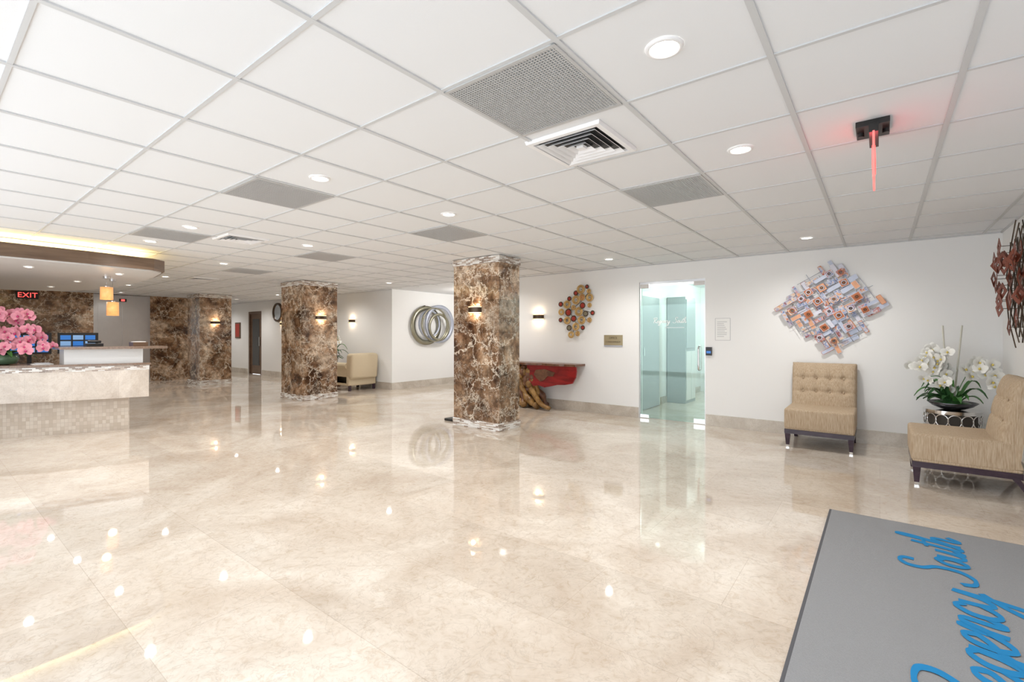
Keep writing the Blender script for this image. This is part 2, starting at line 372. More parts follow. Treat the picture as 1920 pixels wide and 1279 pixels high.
m=MB('baseboard_hallway'); m.box(-20,-17.0,YW-.014,YW,0,BH,BASEB); m.box(-15.95,-9.23,YW-.014,YW,0,BH,BASEB); m.done()
m=MB('window_1')
for x in [-7.6,-5.9,-4.2,-2.5,-.8,.95]: m.box(x,x+.07,-1.4,-1.3,0,H,CHROME)
m.box(-7.6,XR,-1.4,-1.3,0,.08,CHROME); m.box(-7.6,XR,-1.4,-1.3,H-.08,H-.01,CHROME); m.done()

# corridor behind glass door
m=MB('wall_corridor_left'); m.box(-3.42,-3.30,YW+.14,11.4,0,H,WALL); m.done()
m=MB('wall_corridor_right'); m.box(-1.60,-1.48,YW+.14,11.4,0,H,WALL); m.done()
m=MB('wall_corridor_end'); m.box(-3.42,-1.48,11.4,11.5,0,H,WALL); m.done()
m=MB('door_2')
m.box(-3.295,-3.27,7.75,8.75,0,2.08,CREAM); m.box(-3.27,-3.25,7.85,8.65,.01,2.0,GREY); m.box(-3.25,-3.235,7.9,7.93,.95,1.1,POL); m.done(.003)
m=MB('door_3'); m.box(-3.0,-2.2,11.36,11.395,0,2.05,GREY); m.box(-3.08,-3.0,11.35,11.395,0,2.1,CREAM); m.box(-2.2,-2.12,11.35,11.395,0,2.1,CREAM); m.box(-3.08,-2.12,11.35,11.395,2.05,2.13,CREAM); m.done(.003)
m=MB('baseboard_corridor'); m.box(-1.615,-1.60,YW+.14,11.35,0,.13,BASEB); m.box(-3.3,-3.285,8.76,11.35,0,.13,BASEB); m.done()
m=MB('corridor_cabinet'); m.box(-3.285,-2.93,9.15,9.75,.0,2.05,GREY)
m.box(-2.93,-2.915,9.18,9.45,.06,1.0,CREAM); m.box(-2.93,-2.915,9.47,9.72,.06,1.0,CREAM); m.box(-2.93,-2.915,9.18,9.72,1.06,2.0,GREY); m.done(.004)
# glass entry door
m=MB('door_1')
m.box(DX0+.012,DX1-.012,YW+.03,YW+.042,.012,DZ-.075,GLASS)
m.box(DX0,DX1,YW+.02,YW+.052,DZ-.035,DZ,CHROME)
m.box(DX0,DX0+.012,YW+.02,YW+.052,0,DZ-.035,CHROME); m.box(DX1-.012,DX1,YW+.02,YW+.052,0,DZ-.035,CHROME)
for (a,b) in ((DX0+.012,DX0+.15),(DX1-.17,DX1-.012)):
    m.box(a,b,YW+.022,YW+.05,DZ-.10,DZ-.035,POL)
m.box(DX1-.17,DX1-.012,YW+.02,YW+.052,.01,.075,POL); m.box(DX0+.012,DX0+.15,YW+.02,YW+.052,.01,.06,POL)
hx=DX1-.085
m.tube(smoothpath([(hx,YW+.03,.80),(hx,YW-.03,.82),(hx,YW-.035,.95),(hx,YW-.035,1.05),(hx,YW-.03,1.13),(hx,YW+.03,1.15)],5),.013,POL,10)
script(m,'Regency',(-2.80,YW+.029,1.50),(1,0,0),(0,0,1),(0,-1,0),.038,.008,FROST,dl=.0002)
script(m,'South',(-2.48,YW+.029,1.50),(1,0,0),(0,0,1),(0,-1,0),.038,.008,FROST,dl=.0002)
m.box(-2.62,-2.32,YW+.027,YW+.0295,1.425,1.432,FROST)
m.done()

# ---------------------------------------------------------------- columns
def column(x0,x1,y0,y1):
    m=MB('marble_column'); e=.012
    m.box(x0,x1,y0,y1,0,H-.008,EMP)
    m.box(x0-e,x1+e,y0-e,y1+e,H-.105,H-.008,TRIM); m.box(x0-e,x1+e,y0-e,y1+e,0,.11,TRIM)
    return m.done(.002)
column(-4.94,-4.08,4.95,5.41)
column(-9.92,-9.06,4.85,5.61)
column(-14.97,-14.11,4.75,5.52)

# ---------------------------------------------------------------- ceiling fittings
def grille_mesh():
    m=MB('ceiling_return_grille'); s=.287
    m.box(-s,s,-s,s,-.0015,-.0003,GBK)
    for i in range(41):
        t=-s+i*(2*s/40)
        m.box(t-.0022,t+.0022,-s,s,-.011,-.0015,GRL); m.box(-s,s,t-.0022,t+.0022,-.0108,-.0016,GRL)
    for a in (-s,s):
        m.box(a-.008,a+.008,-s-.008,s+.008,-.012,-.0005,GRL); m.box(-s-.008,s+.008,a-.008,a+.008,-.0121,-.0006,GRL)
    return m
gm=None
for (i,j) in [(0,0),(0,3),(-4,0),(-4,3),(-8,0),(-8,3),(-12,0),(-12,3)]:
    if gm is None: o=grille_mesh().done(); gm=o.data
    else: o=bpy.data.objects.new('ceiling_return_grille',gm); COL.objects.link(o)
    o.location=(X0+(i+.5)*T,Y0+(j+.5)*T,H)
def diffuser(x,y,s=.235):
    m=MB('ceiling_air_diffuser'); m.X=Matrix.Translation((x,y,H))
    m.box(-s*.9,s*.9,-s*.9,s*.9,-.004,-.0005,BLACK)
    def blade(o,zo,i_,zi,th=.0015):
        for a in range(4):
            R=Matrix.Rotation(a*math.pi/2,4,'Z')
            vs=[(-o,-o,zo),(o,-o,zo),(i_,-i_,zi),(-i_,-i_,zi),(-o,-o,zo+th),(o,-o,zo+th),(i_,-i_,zi+th),(-i_,-i_,zi+th)]
            m.add(vs,[(3,2,1,0),(4,5,6,7),(0,1,5,4),(2,3,7,6)],WMET,False,R)
    blade(s,-.002,s-.006,-.020); blade(s-.006,-.020,s-.034,-.020); blade(s-.034,-.020,s-.040,-.004)
    for k in range(4):
        o=s-.050-k*.041; blade(o,-.024,o-.022,-.006)
    m.box(-.022,.022,-.022,.022,-.024,-.008,WMET)
    return m.done(recalc=False)
diffuser(-1.36,2.40); diffuser(-5.75,2.35,.22); diffuser(-10.4,3.55,.22)
LP=[(x,y) for x in (-.65,-3.09) for y in (1.78,3.03,6.25)]
LP+=[(-5.53,1.78),(-5.53,3.03),(-5.53,6.25),(-7.95,3.0),(-8.15,6.25),(-10.6,3.0),(-10.6,6.25),(-13.0,3.0),(-13.0,6.25),(-15.4,3.4),(-15.6,6.25),(-18,6.2)]
def downlight(x,y,z=H,warm=(1,.97,.93),e=36,k=1.0):
    m=MB('recessed_downlight')
    m.lathe([(.0001,-.0035),(.052*k,-.0035)],LAMP,28,Matrix.Translation((x,y,z)),False)
    m.lathe([(.052*k,-.0035),(.056*k,-.010),(.068*k,-.008),(.072*k,-.0005)],WMET,28,Matrix.Translation((x,y,z)))
    m.done()
    light('downlight_lamp','SPOT',(x,y,z-.03),e,warm,spot_size=math.radians(160),spot_blend=1.0,shadow_soft_size=.04)
for x,y in LP: downlight(x,y)
downlight(-6.73,1.76)
# exit sign
m=MB('exit_sign')
m.box(-.10,.04,3.02,3.22,H-.03,H,BLACK); m.box(-.045,-.005,2.99,3.25,H-.075,H-.03,BLACK)
m.cyl(-.08,3.12,H-.05,H-.03,.015,BLACK); m.cyl(.025,3.12,H-.05,H-.03,.015,BLACK)
m.box(-.030,-.020,2.98,3.28,2.11,H-.072,REDBLADE)
ex=m.done(.002)
text(ex,'EXIT',.13,(-.0185,3.13,2.225),(math.pi/2,0,math.pi/2),RED)
text(ex,'EXIT',.13,(-.0315,3.13,2.225),(math.pi/2,0,-math.pi/2),RED)
light('exit_sign_glow','POINT',(-.03,3.13,2.27),.28,(1,.10,.12),shadow_soft_size=.03)

# ---------------------------------------------------------------- sconces
def sconce(x,y,z,ang,e=2.0):
    m=MB('wall_sconce'); m.X=Matrix.Translation((x,y,z))@Matrix.Rotation(ang,4,'Z')
    m.box(-.05,.05,-.012,-.0005,-.04,.04,BRONZE)
    n=14; pts=[(.11*math.cos(math.pi*(1+i/n)),.085*math.sin(math.pi*(1+i/n))) for i in range(n+1)]
    def shell(z0,z1,off,mat):
        vs=[];fs=[]
        for (a,b) in pts: 
            q=1+off; vs+=[(a*q,b*q,z0),(a*q,b*q,z1)]
        for i in range(n): fs.append((2*i,2*i+2,2*i+3,2*i+1))
        m.add(vs,fs,mat,True)
    shell(-.046,.046,0,LAMPW); shell(-.036,.036,.05,BRONZE); shell(-.052,-.044,.07,GOLD); shell(.044,.052,.07,GOLD)
    m.done()
    for s_ in (1,-1):
        c2=m.X@Vector((0,-.05,s_*.07)); light('sconce_lamp','POINT',c2,e*.3,(1,.82,.62),shadow_soft_size=.03)
sconce(-4.51,4.95,1.67,0); sconce(-4.96,YW,1.65,0); sconce(-9.06,5.24,1.67,math.pi/2); sconce(-14.11,5.12,1.65,math.pi/2)
sconce(-10.86,YW,1.68,0); sconce(-14.55,YW,1.66,0)

# ---------------------------------------------------------------- slipper chairs
def slab(m,w,h,t,mat,T,buttons=(),seams=(),nu=48,nv=48,bul=.02):
    vs=[];fs=[]
    def rnd(u): return (1-abs(u)**7)**.5 if abs(u)<1 else 0
    for j in range(nv+1):
        for i in range(nu+1):
            u=-1+2*i/nu; v=-1+2*j/nv
            e=min(1,rnd(u)*rnd(v)); d=t*.55+(t*.45)*e+bul*(1-u*u)*(1-v*v)
            x=u*w/2*(1-.02*(1-e)); z=(v+1)/2*h
            for bx,bz in buttons: d-=.026*math.exp(-((x-bx)**2+(z-bz)**2)/.0012)
            for (ax,az,bx,bz) in seams:
                ab=Vector((bx-ax,bz-az)); ap=Vector((x-ax,z-az)); tt=max(0,min(1,ap.dot(ab)/ab.length_squared)); q=(ap-ab*tt).length_squared
                d-=.010*math.exp(-q/.00015)
            vs.append((x,-d,z))
    for j in range(nv):
        for i in range(nu): a=j*(nu+1)+i; fs.append((a,a+1,a+nu+2,a+nu+1))
    n0=len(vs)
    bd=[i for i in range(nu+1)]+[j*(nu+1)+nu for j in range(1,nv+1)]+[nv*(nu+1)+i for i in range(nu-1,-1,-1)]+[j*(nu+1) for j in range(nv-1,0,-1)]
    for a in bd: vs.append((vs[a][0],0,vs[a][2]))
    L=len(bd)
    for q in range(L): fs.append((bd[q],bd[(q+1)%L],n0+(q+1)%L,n0+q))
    fs.append(tuple(n0+q for q in range(L)))
    m.add(vs,fs,mat,True,T)
def slipper(x,y,ang):
    m=MB('slipper_chair'); m.X=Matrix.Translation((x,y,0))@Matrix.Rotation(ang,4,'Z')
    w=.68
    m.rbox(-w/2,w/2,-.385,.27,.215,.455,FAB,.028,4)
    m.rbox(-w/2+.004,w/2-.004,-.375,.30,.205,.24,FAB,.015,2)
    T=Matrix.Translation((0,.245,.30))@Matrix.Rotation(math.radians(-11),4,'X')
    bt=[(-.21,.47),(-.07,.47),(.07,.47),(.21,.47),(-.21,.30),(-.07,.30),(.07,.30),(.21,.30)]
    sm=[(-.34,.47,.34,.47),(-.34,.30,.34,.30)]+[(a,.30,a,.66) for a in (-.21,-.07,.07,.21)]
    slab(m,w,.665,.115,FAB,T,bt,sm)
    for bx,bz in bt: m.ball((bx,-.106,bz),(.011,.007,.011),FAB,8,T)
    vs=[];fs=[];prof=[(.23,.24),(.30,.24),(.285,.30),(.30,.45),(.335,.65),(.382,.94),(.36,.955),(.30,.90),(.25,.5)]
    for sx in (-w/2+.003,w/2-.003):
        for (b,c) in prof: vs.append((sx,b,c))
    L=len(prof)
    fs=[tuple(range(L)),tuple(range(L,2*L))[::-1]]+[(i,(i+1)%L,(i+1)%L+L,i+L) for i in range(L)]
    m.add(vs,fs,FAB,False)
    m.box(-w/2+.004,w/2-.004,-.378,.30,.16,.21,DWOOD)
    for sx in (-1,1):
        c=sx*(w/2-.035)
        for part,(z0,z1,mat) in enumerate(((.165,.025,DWOOD),(.025,0,POL))):
            def r(z): return .015+.013*z/.165
            a,b=r(z0),r(z1)
            vs=[(c+i*a,-.345+j*a,z0) for i,j in((-1,-1),(1,-1),(1,1),(-1,1))]+[(c+i*b,-.345+j*b,z1) for i,j in((-1,-1),(1,-1),(1,1),(-1,1))]
            m.add(vs,[(0,1,2,3),(7,6,5,4),(0,4,5,1),(1,5,6,2),(2,6,7,3),(3,7,4,0)],mat)
        P=[(.22,.205,.05),(.27,.15,.042),(.31,.08,.034),(.365,.0,.026)]
        vs=[];fs=[]
        for (b,z,h2) in P:
            vs+=[(c-.02,b-h2/2,z),(c+.02,b-h2/2,z),(c+.02,b+h2/2,z),(c-.02,b+h2/2,z)]
        for i in range(3):
            for q in range(4): fs.append((i*4+q,i*4+(q+1)%4,i*4+4+(q+1)%4,i*4+4+q))
        fs+=[(0,1,2,3),(12,13,14,15)]
        m.add(vs,fs,DWOOD)
    m.done()
slipper(-.555,6.755,0); slipper(.60,5.78,-math.pi/2)

# ---------------------------------------------------------------- orchids
def flower(m,c,d,s,pet,lip):
    d=Vector(d).normalized(); q=d.to_track_quat('Z','Y').to_matrix().to_4x4()
    T=Matrix.Translation(c)@q@Matrix.Rotation(random.uniform(-.3,.3),4,'Z')
    for a,l,w,dz in ((90,1,.72,0),(90+128,1,.66,0),(90-128,1,.66,0),(8,1.05,1.15,.06),(172,1.05,1.15,.06)):
        a=math.radians(a); n=10; vs=[(0,0,.02*s+dz*s)]; R=Matrix.Rotation(a,4,'Z')
        for i in range(n+1):
            t=i/n
            vs.append((s*l*(.5+.5*math.cos(2*math.pi*(t-.5))) , s*w*.5*math.sin(2*math.pi*(t-.5)), dz*s+.12*s*math.cos(2*math.pi*(t-.5))))
        m.add(vs,[(0,i,i+1) for i in range(1,n+1)],pet,True,T@R)
    m.ball((0,-.12*s,.18*s),(.16*s,.22*s,.18*s),lip,8,T)
def leaf(m,base,dirxy,L,w,rise,mat,droop=.5):
    n=8; d=Vector((dirxy[0],dirxy[1],0)).normalized(); sd=Vector((-d.y,d.x,0)); vs=[];fs=[]
    for i in range(n+1):
        t=i/n; p=Vector(base)+d*L*t+Vector((0,0,rise*math.sin(t*math.pi*.75)-droop*L*t*t*.5)); ww=w*(math.sin(math.pi*min(1,t*.93+.07)))**.6
        vs+=[p-sd*ww+Vector((0,0,.012)),p,p+sd*ww+Vector((0,0,.012))]
    for i in range(n): fs+=[(3*i,3*i+1,3*i+4,3*i+3),(3*i+1,3*i+2,3*i+5,3*i+4)]
    m.add(vs,fs,mat,True)
def spray(m,pts,nf,s,pet,lip,face,spread=.05,start=.4):
    P=smoothpath(pts,8); m.tube(P,.0035,GREEN,6)
    for i in range(nf):
        t=start+(1-start)*i/(nf-1); p=P[min(len(P)-1,int(t*(len(P)-1)))]
        off=Vector((random.uniform(-1,1),random.uniform(-1,1),random.uniform(-1,1)))*spread
        d=Vector(face)+Vector((random.uniform(-.6,.6),random.uniform(-.6,.6),random.uniform(-.4,.4)))
        flower(m,p+off+Vector(face)*.03,d,s*random.uniform(.85,1.1),pet,lip)
m=MB('drum_side_table'); cx,cy=.60,6.76; R=.225
m.cyl(cx,cy,.50,.535,R+.01,POL,n=40); m.cyl(cx,cy,0,.03,R+.005,POL,n=40)
m.cyl(cx,cy,.03,.50,R-.03,simple('drum_inner_dark',(.07,.06,.05),.6),n=32)
for lev in range(4):
    zc=.09+lev*.115
    for i in range(14):
        a0=2*math.pi*(i+.5*(lev%2))/14; pts=[]
        for q in range(18):
            b=2*math.pi*q/18; aa=a0+.235*math.cos(b); pts.append((cx+R*math.cos(aa),cy+R*math.sin(aa),zc+.062*math.sin(b)))
        m.tube(pts,.006,POL,6,True)
m.done()
m=MB('white_orchid_arrangement'); zb=.536
m.X=Matrix.Translation((cx,cy,zb))
m.lathe([(.06,0),(.10,.008),(.16,.035),(.205,.075),(.198,.078),(.15,.045),(.0001,.03)],simple('dark_pewter_bowl',(.10,.10,.11),.25,.8),36)
m.ball((0,0,.055),(.15,.15,.045),DGREEN,16)
for i in range(34):
    a=random.uniform(0,6.28); leaf(m,(.05*math.cos(a),.05*math.sin(a),.06),(math.cos(a),math.sin(a)),random.uniform(.14,.30),.026,random.uniform(.06,.26),random.choice([GREEN,DGREEN]),random.uniform(.1,.7))
spray(m,[(0,0,.05),(-.06,-.02,.3),(-.12,-.05,.50),(-.22,-.08,.52),(-.29,-.1,.42)],20,.064,WPET,LIPY,(-.3,-1,.1))
spray(m,[(0,0,.05),(-.02,-.02,.35),(-.08,-.06,.57),(-.18,-.08,.60)],14,.062,WPET,LIPY,(-.3,-1,.1))
spray(m,[(0,0,.05),(.08,-.02,.3),(.16,-.05,.47),(.24,-.06,.46),(.30,-.08,.30)],20,.062,WPET,LIPY,(-.1,-1,.1))
spray(m,[(0,0,.05),(-.05,-.05,.2),(-.10,-.10,.34),(-.2,-.12,.34)],9,.055,WPET,LIPY,(-.3,-1,.1))
m.tube([(-.03,0,.05),(-.075,.01,.88)],.008,STICK,8); m.tube([(.01,.01,.05),(.075,.0,.88)],.008,STICK,8)
m.done()

# ---------------------------------------------------------------- wall art
m=MB('ring_cluster_wall_art'); ax,az=-4.17,1.73
def rc(dx,dz,R,kind):
    R*=.93
    y=YW-.03-random.uniform(0,.03); c=(ax+dx,y,az+dz)
    Tm=Matrix.Translation(c)@Matrix.Rotation(math.pi/2,4,'X')
    if kind==0:
        m.ring(c,R,.014,GOLD); m.ring((c[0],c[1]-.004,c[2]),R*.62,.010,GOLD)
    elif kind==1:
        m.lathe([(.0001,.012),(R*.5,.010),(R*.9,0),(R,.004)],REDM,24,Tm); m.ring(c,R,.009,BRONZE); m.ring(c,R*.45,.006,GOLD)
    elif kind==2:
        m.lathe([(.0001,.0),(R*.5,.008),(R,0)],COPPER,24,Tm); m.ring(c,R,.009,GOLD); m.ring((c[0],c[1]-.006,c[2]),R*.5,.009,GOLD)
    else:
        m.lathe([(.0001,.0),(R*.5,.008),(R,0)],OLIVE,24,Tm); m.ring(c,R,.009,BRONZE)
    m.tube([(c[0],YW-.001,c[2]),(c[0],c[1],c[2])],.004,BRONZE,6)
for d in [(.12,.37,.07,0),(.23,.41,.03,1),(.27,.33,.035,2),(.02,.31,.04,1),(.15,.23,.055,2),(.29,.22,.06,0),(.03,.19,.07,0),(-.11,.22,.035,1),(-.16,.12,.065,0),(-.29,.13,.04,1),(.16,.09,.05,1),(.29,.09,.035,2),(-.03,.06,.04,2),(.07,-.01,.07,0),(-.13,-.02,.06,1),(-.27,-.01,.05,0),(.21,-.05,.045,3),(.34,-.04,.035,1),(-.02,-.13,.05,1),(.14,-.16,.065,0),(.28,-.16,.04,2),(-.16,-.16,.06,0),(-.29,-.15,.035,1),(.02,-.27,.06,0),(.16,-.29,.035,1),(-.12,-.29,.045,3),(.06,-.39,.04,2),(-.07,-.41,.05,0)]: rc(*d)
m.tube(smoothpath([(ax+.27,YW-.02,az+.33),(ax+.10,YW-.02,az+.15),(ax-.1,YW-.02,az),(ax,YW-.02,az-.2),(ax-.07,YW-.02,az-.41)],6),.005,BRONZE,6)
m.tube(smoothpath([(ax-.29,YW-.02,az+.13),(ax,YW-.02,az+.05),(ax+.34,YW-.02,az-.04)],6),.005,BRONZE,6)
m.tube(smoothpath([(ax-.29,YW-.02,az-.15),(ax,YW-.02,az-.14),(ax+.28,YW-.02,az-.16)],6),.005,BRONZE,6)
m.done()
# patchwork metal art
m=MB('metal_patchwork_wall_art'); random.seed(21); cx0,cz0=-.50,1.66
def plate(x,z,w,h,ang,y,mat,edge=None):
    T_=Matrix.Translation((x,y,z))@Matrix.Rotation(ang,4,'Y')
    m.box(-w/2,w/2,-.0015,.0015,-h/2,h/2,mat,T_)
    if edge:
        e=.004
        for a,b,c,d in ((-w/2,w/2,-h/2-e,-h/2),(-w/2,w/2,h/2,h/2+e),(-w/2-e,-w/2,-h/2,h/2),(w/2,w/2+e,-h/2,h/2)): m.box(a,b,-.003,.003,c,d,edge,T_)
th=math.radians(30); cells=[]
for i in range(-7,8):
    for j in range(-7,8):
        u=i*.092+random.uniform(-.022,.022); v=j*.092+random.uniform(-.022,.022)
        x=u*math.cos(th)-v*math.sin(th); z=u*math.sin(th)+v*math.cos(th)
        if abs(x)/.60+abs(z)/.62<1.0: cells.append((x,z))
for (x,z) in cells:
    ang=-th+(0 if random.random()<.55 else math.pi/2)+random.uniform(-.08,.08)
    mat=random.choice([SILV,SILW,COLA,COLB,COLC,SILW,COLB,COLC,COPL,SILV])
    plate(cx0+x,cz0+z,random.uniform(.09,.17),random.uniform(.03,.055),ang,YW-random.uniform(.02,.07),mat,random.choice([SILW,COPPER,SILV,SILV]))
for (x,z) in [(.0,.42),(-.08,.25),(.15,.30),(.05,.10),(-.3,.12),(.28,.12),(-.22,-.08),(.10,-.10),(.36,-.04),(-.40,-.03),(-.05,-.25),(.20,-.24),(-.22,.20),(.0,-.05),(.12,.43),(-.12,.08),(.22,-.02),(-.1,-.38),(.05,-.42)]:
    y=YW-.078-random.uniform(0,.012); ang=-th+random.uniform(-.1,.1); s_=random.uniform(.07,.095)
    mt=random.choice([COLA,COPPER,COLC,COPL]); plate(cx0+x,cz0+z,s_,s_,ang,y,mt,random.choice([SILW,COPPER]))
    m.ring((cx0+x,y-.005,cz0+z),.026,.006,random.choice([SILW,COPPER,SILV]),n=24); m.ring((cx0+x,y-.004,cz0+z),.011,.005,BRONZE,n=16)
for i in range(5):
    t=-.4+.2*i; m.tube([(cx0+t,YW-.001,cz0+.05*((-1)**i)),(cx0+t,YW-.075,cz0+.05*((-1)**i))],.005,BRONZE,6)
for i in range(-4,5):
    for a in (30,-60):
        dx,dz=math.cos(math.radians(a)),math.sin(math.radians(a)); nx,nz=-dz,dx; o=i*.11; L=.50-abs(o)*.8
        m.tube([(cx0+nx*o-dx*L,YW-.05,cz0+nz*o-dz*L),(cx0+nx*o+dx*L,YW-.05,cz0+nz*o+dz*L)],.003,SILV,5)
m.done()
# copper leaf lattice on right wall
m=MB('copper_lattice_wall_art'); random.seed(5); yc,zc=5.98,1.78
for i in range(-4,5):
    for a in (50,-50):
        dy,dz=math.cos(math.radians(a)),math.sin(math.radians(a)); o=i*.13; L=.5-abs(o)*.35; ny,nz=-dz,dy
        m.tube([(XR-.06,yc+ny*o-dy*L,zc+nz*o-dz*L),(XR-.06-.02*random.random(),yc+ny*o,zc+nz*o),(XR-.06,yc+ny*o+dy*L,zc+nz*o+dz*L)],.005,BRONZE,6)
for i in range(-3,4):
    m.tube([(XR-.05,yc+i*.16,zc-.4),(XR-.05,yc+i*.16+random.uniform(-.03,.03),zc+.42)],.004,BRONZE,6)
for i in range(34):
    y=yc+random.uniform(-.6,.6); z=zc+random.uniform(-.42,.42)*(1-abs(y-yc)*.5)
    T_=Matrix.Translation((XR-.115-random.uniform(0,.05),y,z))@Matrix.Rotation(random.uniform(-.5,.5),4,'Z')@Matrix.Rotation(math.radians(45)+random.uniform(-.2,.2),4,'X')
    s_=.055
    for q in ((-s_,s_,-s_,-s_*.45),(-s_,s_,s_*.45,s_),(-s_,-s_*.45,-s_*.45,s_*.45),(s_*.45,s_,-s_*.45,s_*.45)):
        m.box(-.002,.002,q[0],q[1],q[2],q[3],DCOP,T_)
    c=T_@Vector((0,0,0)); m.tube([(XR-.001,y,z),tuple(c)],.003,BRONZE,5)
m.done()
m=MB('overlapping_hoops_wall_art')
def hoop(y,z,R,wd,x,mat,tilt):
    T_=Matrix.Translation((x,y,z))@Matrix.Rotation(tilt,4,'X')@Matrix.Rotation(math.pi/2,4,'Y')
    m.lathe([(R,-.02),(R,.02),(R-wd,.012),(R-wd,-.012),(R,-.02)],mat,48,T_)
xf=-9.23
hoop(8.20,1.56,.50,.12,xf+.06,OLIVE,0); hoop(8.27,1.60,.36,.04,xf+.10,SILV,.2); hoop(8.60,1.60,.50,.09,xf+.13,SILV,0); hoop(8.55,1.52,.36,.06,xf+.16,OLIVE,0); hoop(8.38,1.58,.44,.03,xf+.18,OLIVE,.1)
for yy in (8.1,8.6): m.tube([(xf+.001,yy,2.04),(xf+.13,yy,2.06)],.01,BRONZE,6)
m.done()
m=MB('round_wall_mirror'); T_=Matrix.Translation((-14.85,YW-.02,2.02))@Matrix.Rotation(math.pi/2,4,'X')
m.lathe([(.0001,.01),(.24,.01)],simple('mirror_glass',(.75,.8,.85),.03,1),40,T_,False); m.lathe([(.24,.0),(.24,.03),(.29,.035),(.30,-.018)],BRONZE,40,T_); m.done()
m=MB('door_4'); m.box(-16.95,-16.87,YW+.0,YW+.10,0,2.1,DOORB); m.box(-16.08,-16.0,YW+.0,YW+.10,0,2.1,DOORB); m.box(-16.87,-16.08,YW+.0,YW+.10,2.02,2.1,DOORB)
m.box(-16.87,-16.08,YW+.04,YW+.08,.01,2.02,DOORB); m.box(-16.72,-16.23,YW+.03,YW+.039,.3,1.85,simple('dark_door_glass',(.05,.05,.05),.05)); m.box(-16.16,-16.13,YW-.01,YW+.04,.95,1.25,POL); m.done(.003)
m=MB('framed_wall_picture'); m.box(-17.95,-17.55,YW-.03,YW,1.2,1.75,DOORB); m.box(-17.9,-17.6,YW-.034,YW-.03,1.25,1.70,REDM); m.done(.002)
m=MB('elevator_doors')
m.box(-16.42,-16.30,3.03,4.25,0,2.40,CHROME); m.box(-16.30,-16.285,3.12,3.62,0.01,2.1,CHROME); m.box(-16.30,-16.285,3.63,4.13,.01,2.1,CHROME)
m.box(-16.30,-16.28,3.56,3.72,2.22,2.30,BLACK); m.box(-16.28,-16.278,3.6,3.68,2.235,2.285,RED); m.done(.003)
m=MB('lit_exit_sign'); m.box(-16.3,-16.26,1.62,2.00,2.19,2.37,BLACK); e2=m.done(.003)
text(e2,'EXIT',.17,(-16.255,1.81,2.275),(math.pi/2,0,math.pi/2),RED)

# ---------------------------------------------------------------- signs
m=MB('office_sign_plate'); m.box(-3.63,-3.30,YW-.012,YW,1.13,1.315,SIGNG); m.box(-3.63,-3.30,YW-.014,YW-.012,1.125,1.145,SILV); sg=m.done(.002)
text(sg,'OFFICE',.045,(-3.465,YW-.0135,1.265),(math.pi/2,0,0),SIGNT); text(sg,'CONDOMINIUM',.036,(-3.465,YW-.0135,1.20),(math.pi/2,0,0),SIGNT)
m=MB('paper_notice'); m.box(-1.87,-1.67,YW-.003,YW,1.24,1.555,PAPER)
for i in range(9): m.box(-1.845,-1.845+random.uniform(.09,.15),YW-.0038,YW-.003,1.50-i*.026,1.506-i*.026,INK)
for a,b,c,d in ((-1.872,-1.868,1.24,1.555),(-1.672,-1.668,1.24,1.555),(-1.87,-1.67,1.553,1.557),(-1.87,-1.67,1.238,1.242)): m.box(a,b,YW-.004,YW,c,d,INK)
m.done()
m=MB('access_keypad'); m.box(-1.995,-1.915,YW-.03,YW,1.02,1.14,BLACK); m.box(-1.985,-1.925,YW-.032,YW-.03,1.05,1.085,SCRB); m.done(.004)

# ---------------------------------------------------------------- root console table
m=MB('root_console_table'); random.seed(3)
x0,x1=-5.75,-3.98; yb,yf=YW-.02,YW-.36
poly=[(x0,yb),(x1,yb)]
for i in range(24): t=i/23; poly.append((x1+(x0-x1)*t+.01*math.sin(i*2.1),yf+.03*math.sin(i*.9)+.015*math.sin(i*2.3)))
m.prism(poly,.785,.82,BRW)
fr=[(-5.0,.785),(-3.99,.785),(-3.985,.70),(-4.00,.60),(-4.06,.50),(-4.20,.47),(-4.36,.46),(-4.5,.425),(-4.62,.40),(-4.75,.43),(-4.86,.41),(-4.95,.50)]
T_=Matrix.Translation((0,yf+.045,0))@Matrix.Rotation(math.pi/2,4,'X')
m.prism(fr,-.03,.0,REDW,T_)
fr2=[(-4.80,.70),(-4.62,.72),(-4.5,.69),(-4.40,.67),(-4.44,.60),(-4.55,.60),(-4.62,.53),(-4.70,.50),(-4.78,.55),(-4.84,.62)]
m.prism(fr2,.0,.012,BRW,T_)
for k in range(12):
    a=(-5.35+random.uniform(-.25,.45),yf+.16+random.uniform(-.06,.1),.775); b=(-5.15+random.uniform(-.3,.25),yf+.15,.45+random.uniform(-.1,.1)); c=(-5.15+random.uniform(-.5,.5),yf+.14+random.uniform(-.1,.12),.0)
    mid=((b[0]+c[0])/2+random.uniform(-.1,.1),(b[1]+c[1])/2,.2)
    P=smoothpath([a,b,mid,c],6); n=len(P); rr=[.045+.02*math.sin(i*1.3+k)+.02*abs(i/n-.5) for i in range(n)]
    P=[Vector((p.x,min(yb-.07,p.y),max(.07,p.z))) for p in P]
    m.tube(P,rr,random.choice([RWOOD,RWOOD,BRW]),10)
m.tube(smoothpath([(-4.98,yf+.12,.45),(-4.85,yf+.08,.25),(-4.68,yf+.04,.1),(-4.50,yf+.03,.045)],6),[.06-.0015*i for i in range(19)],RWOOD,10)
for k in range(16):
    m.ball((-4.99+random.uniform(-.18,.10),yf+.08+random.uniform(-.02,.05),random.uniform(.42,.72)),(.06,.05,.07),random.choice([RWOOD,BRW]),10)
m.done()
m=MB('sign_stand_base'); m.rbox(-5.30,-4.98,5.10,5.38,0,.035,BLACK,.01,2); m.cyl(-5.14,5.24,.03,.05,.05,BLACK); m.done()

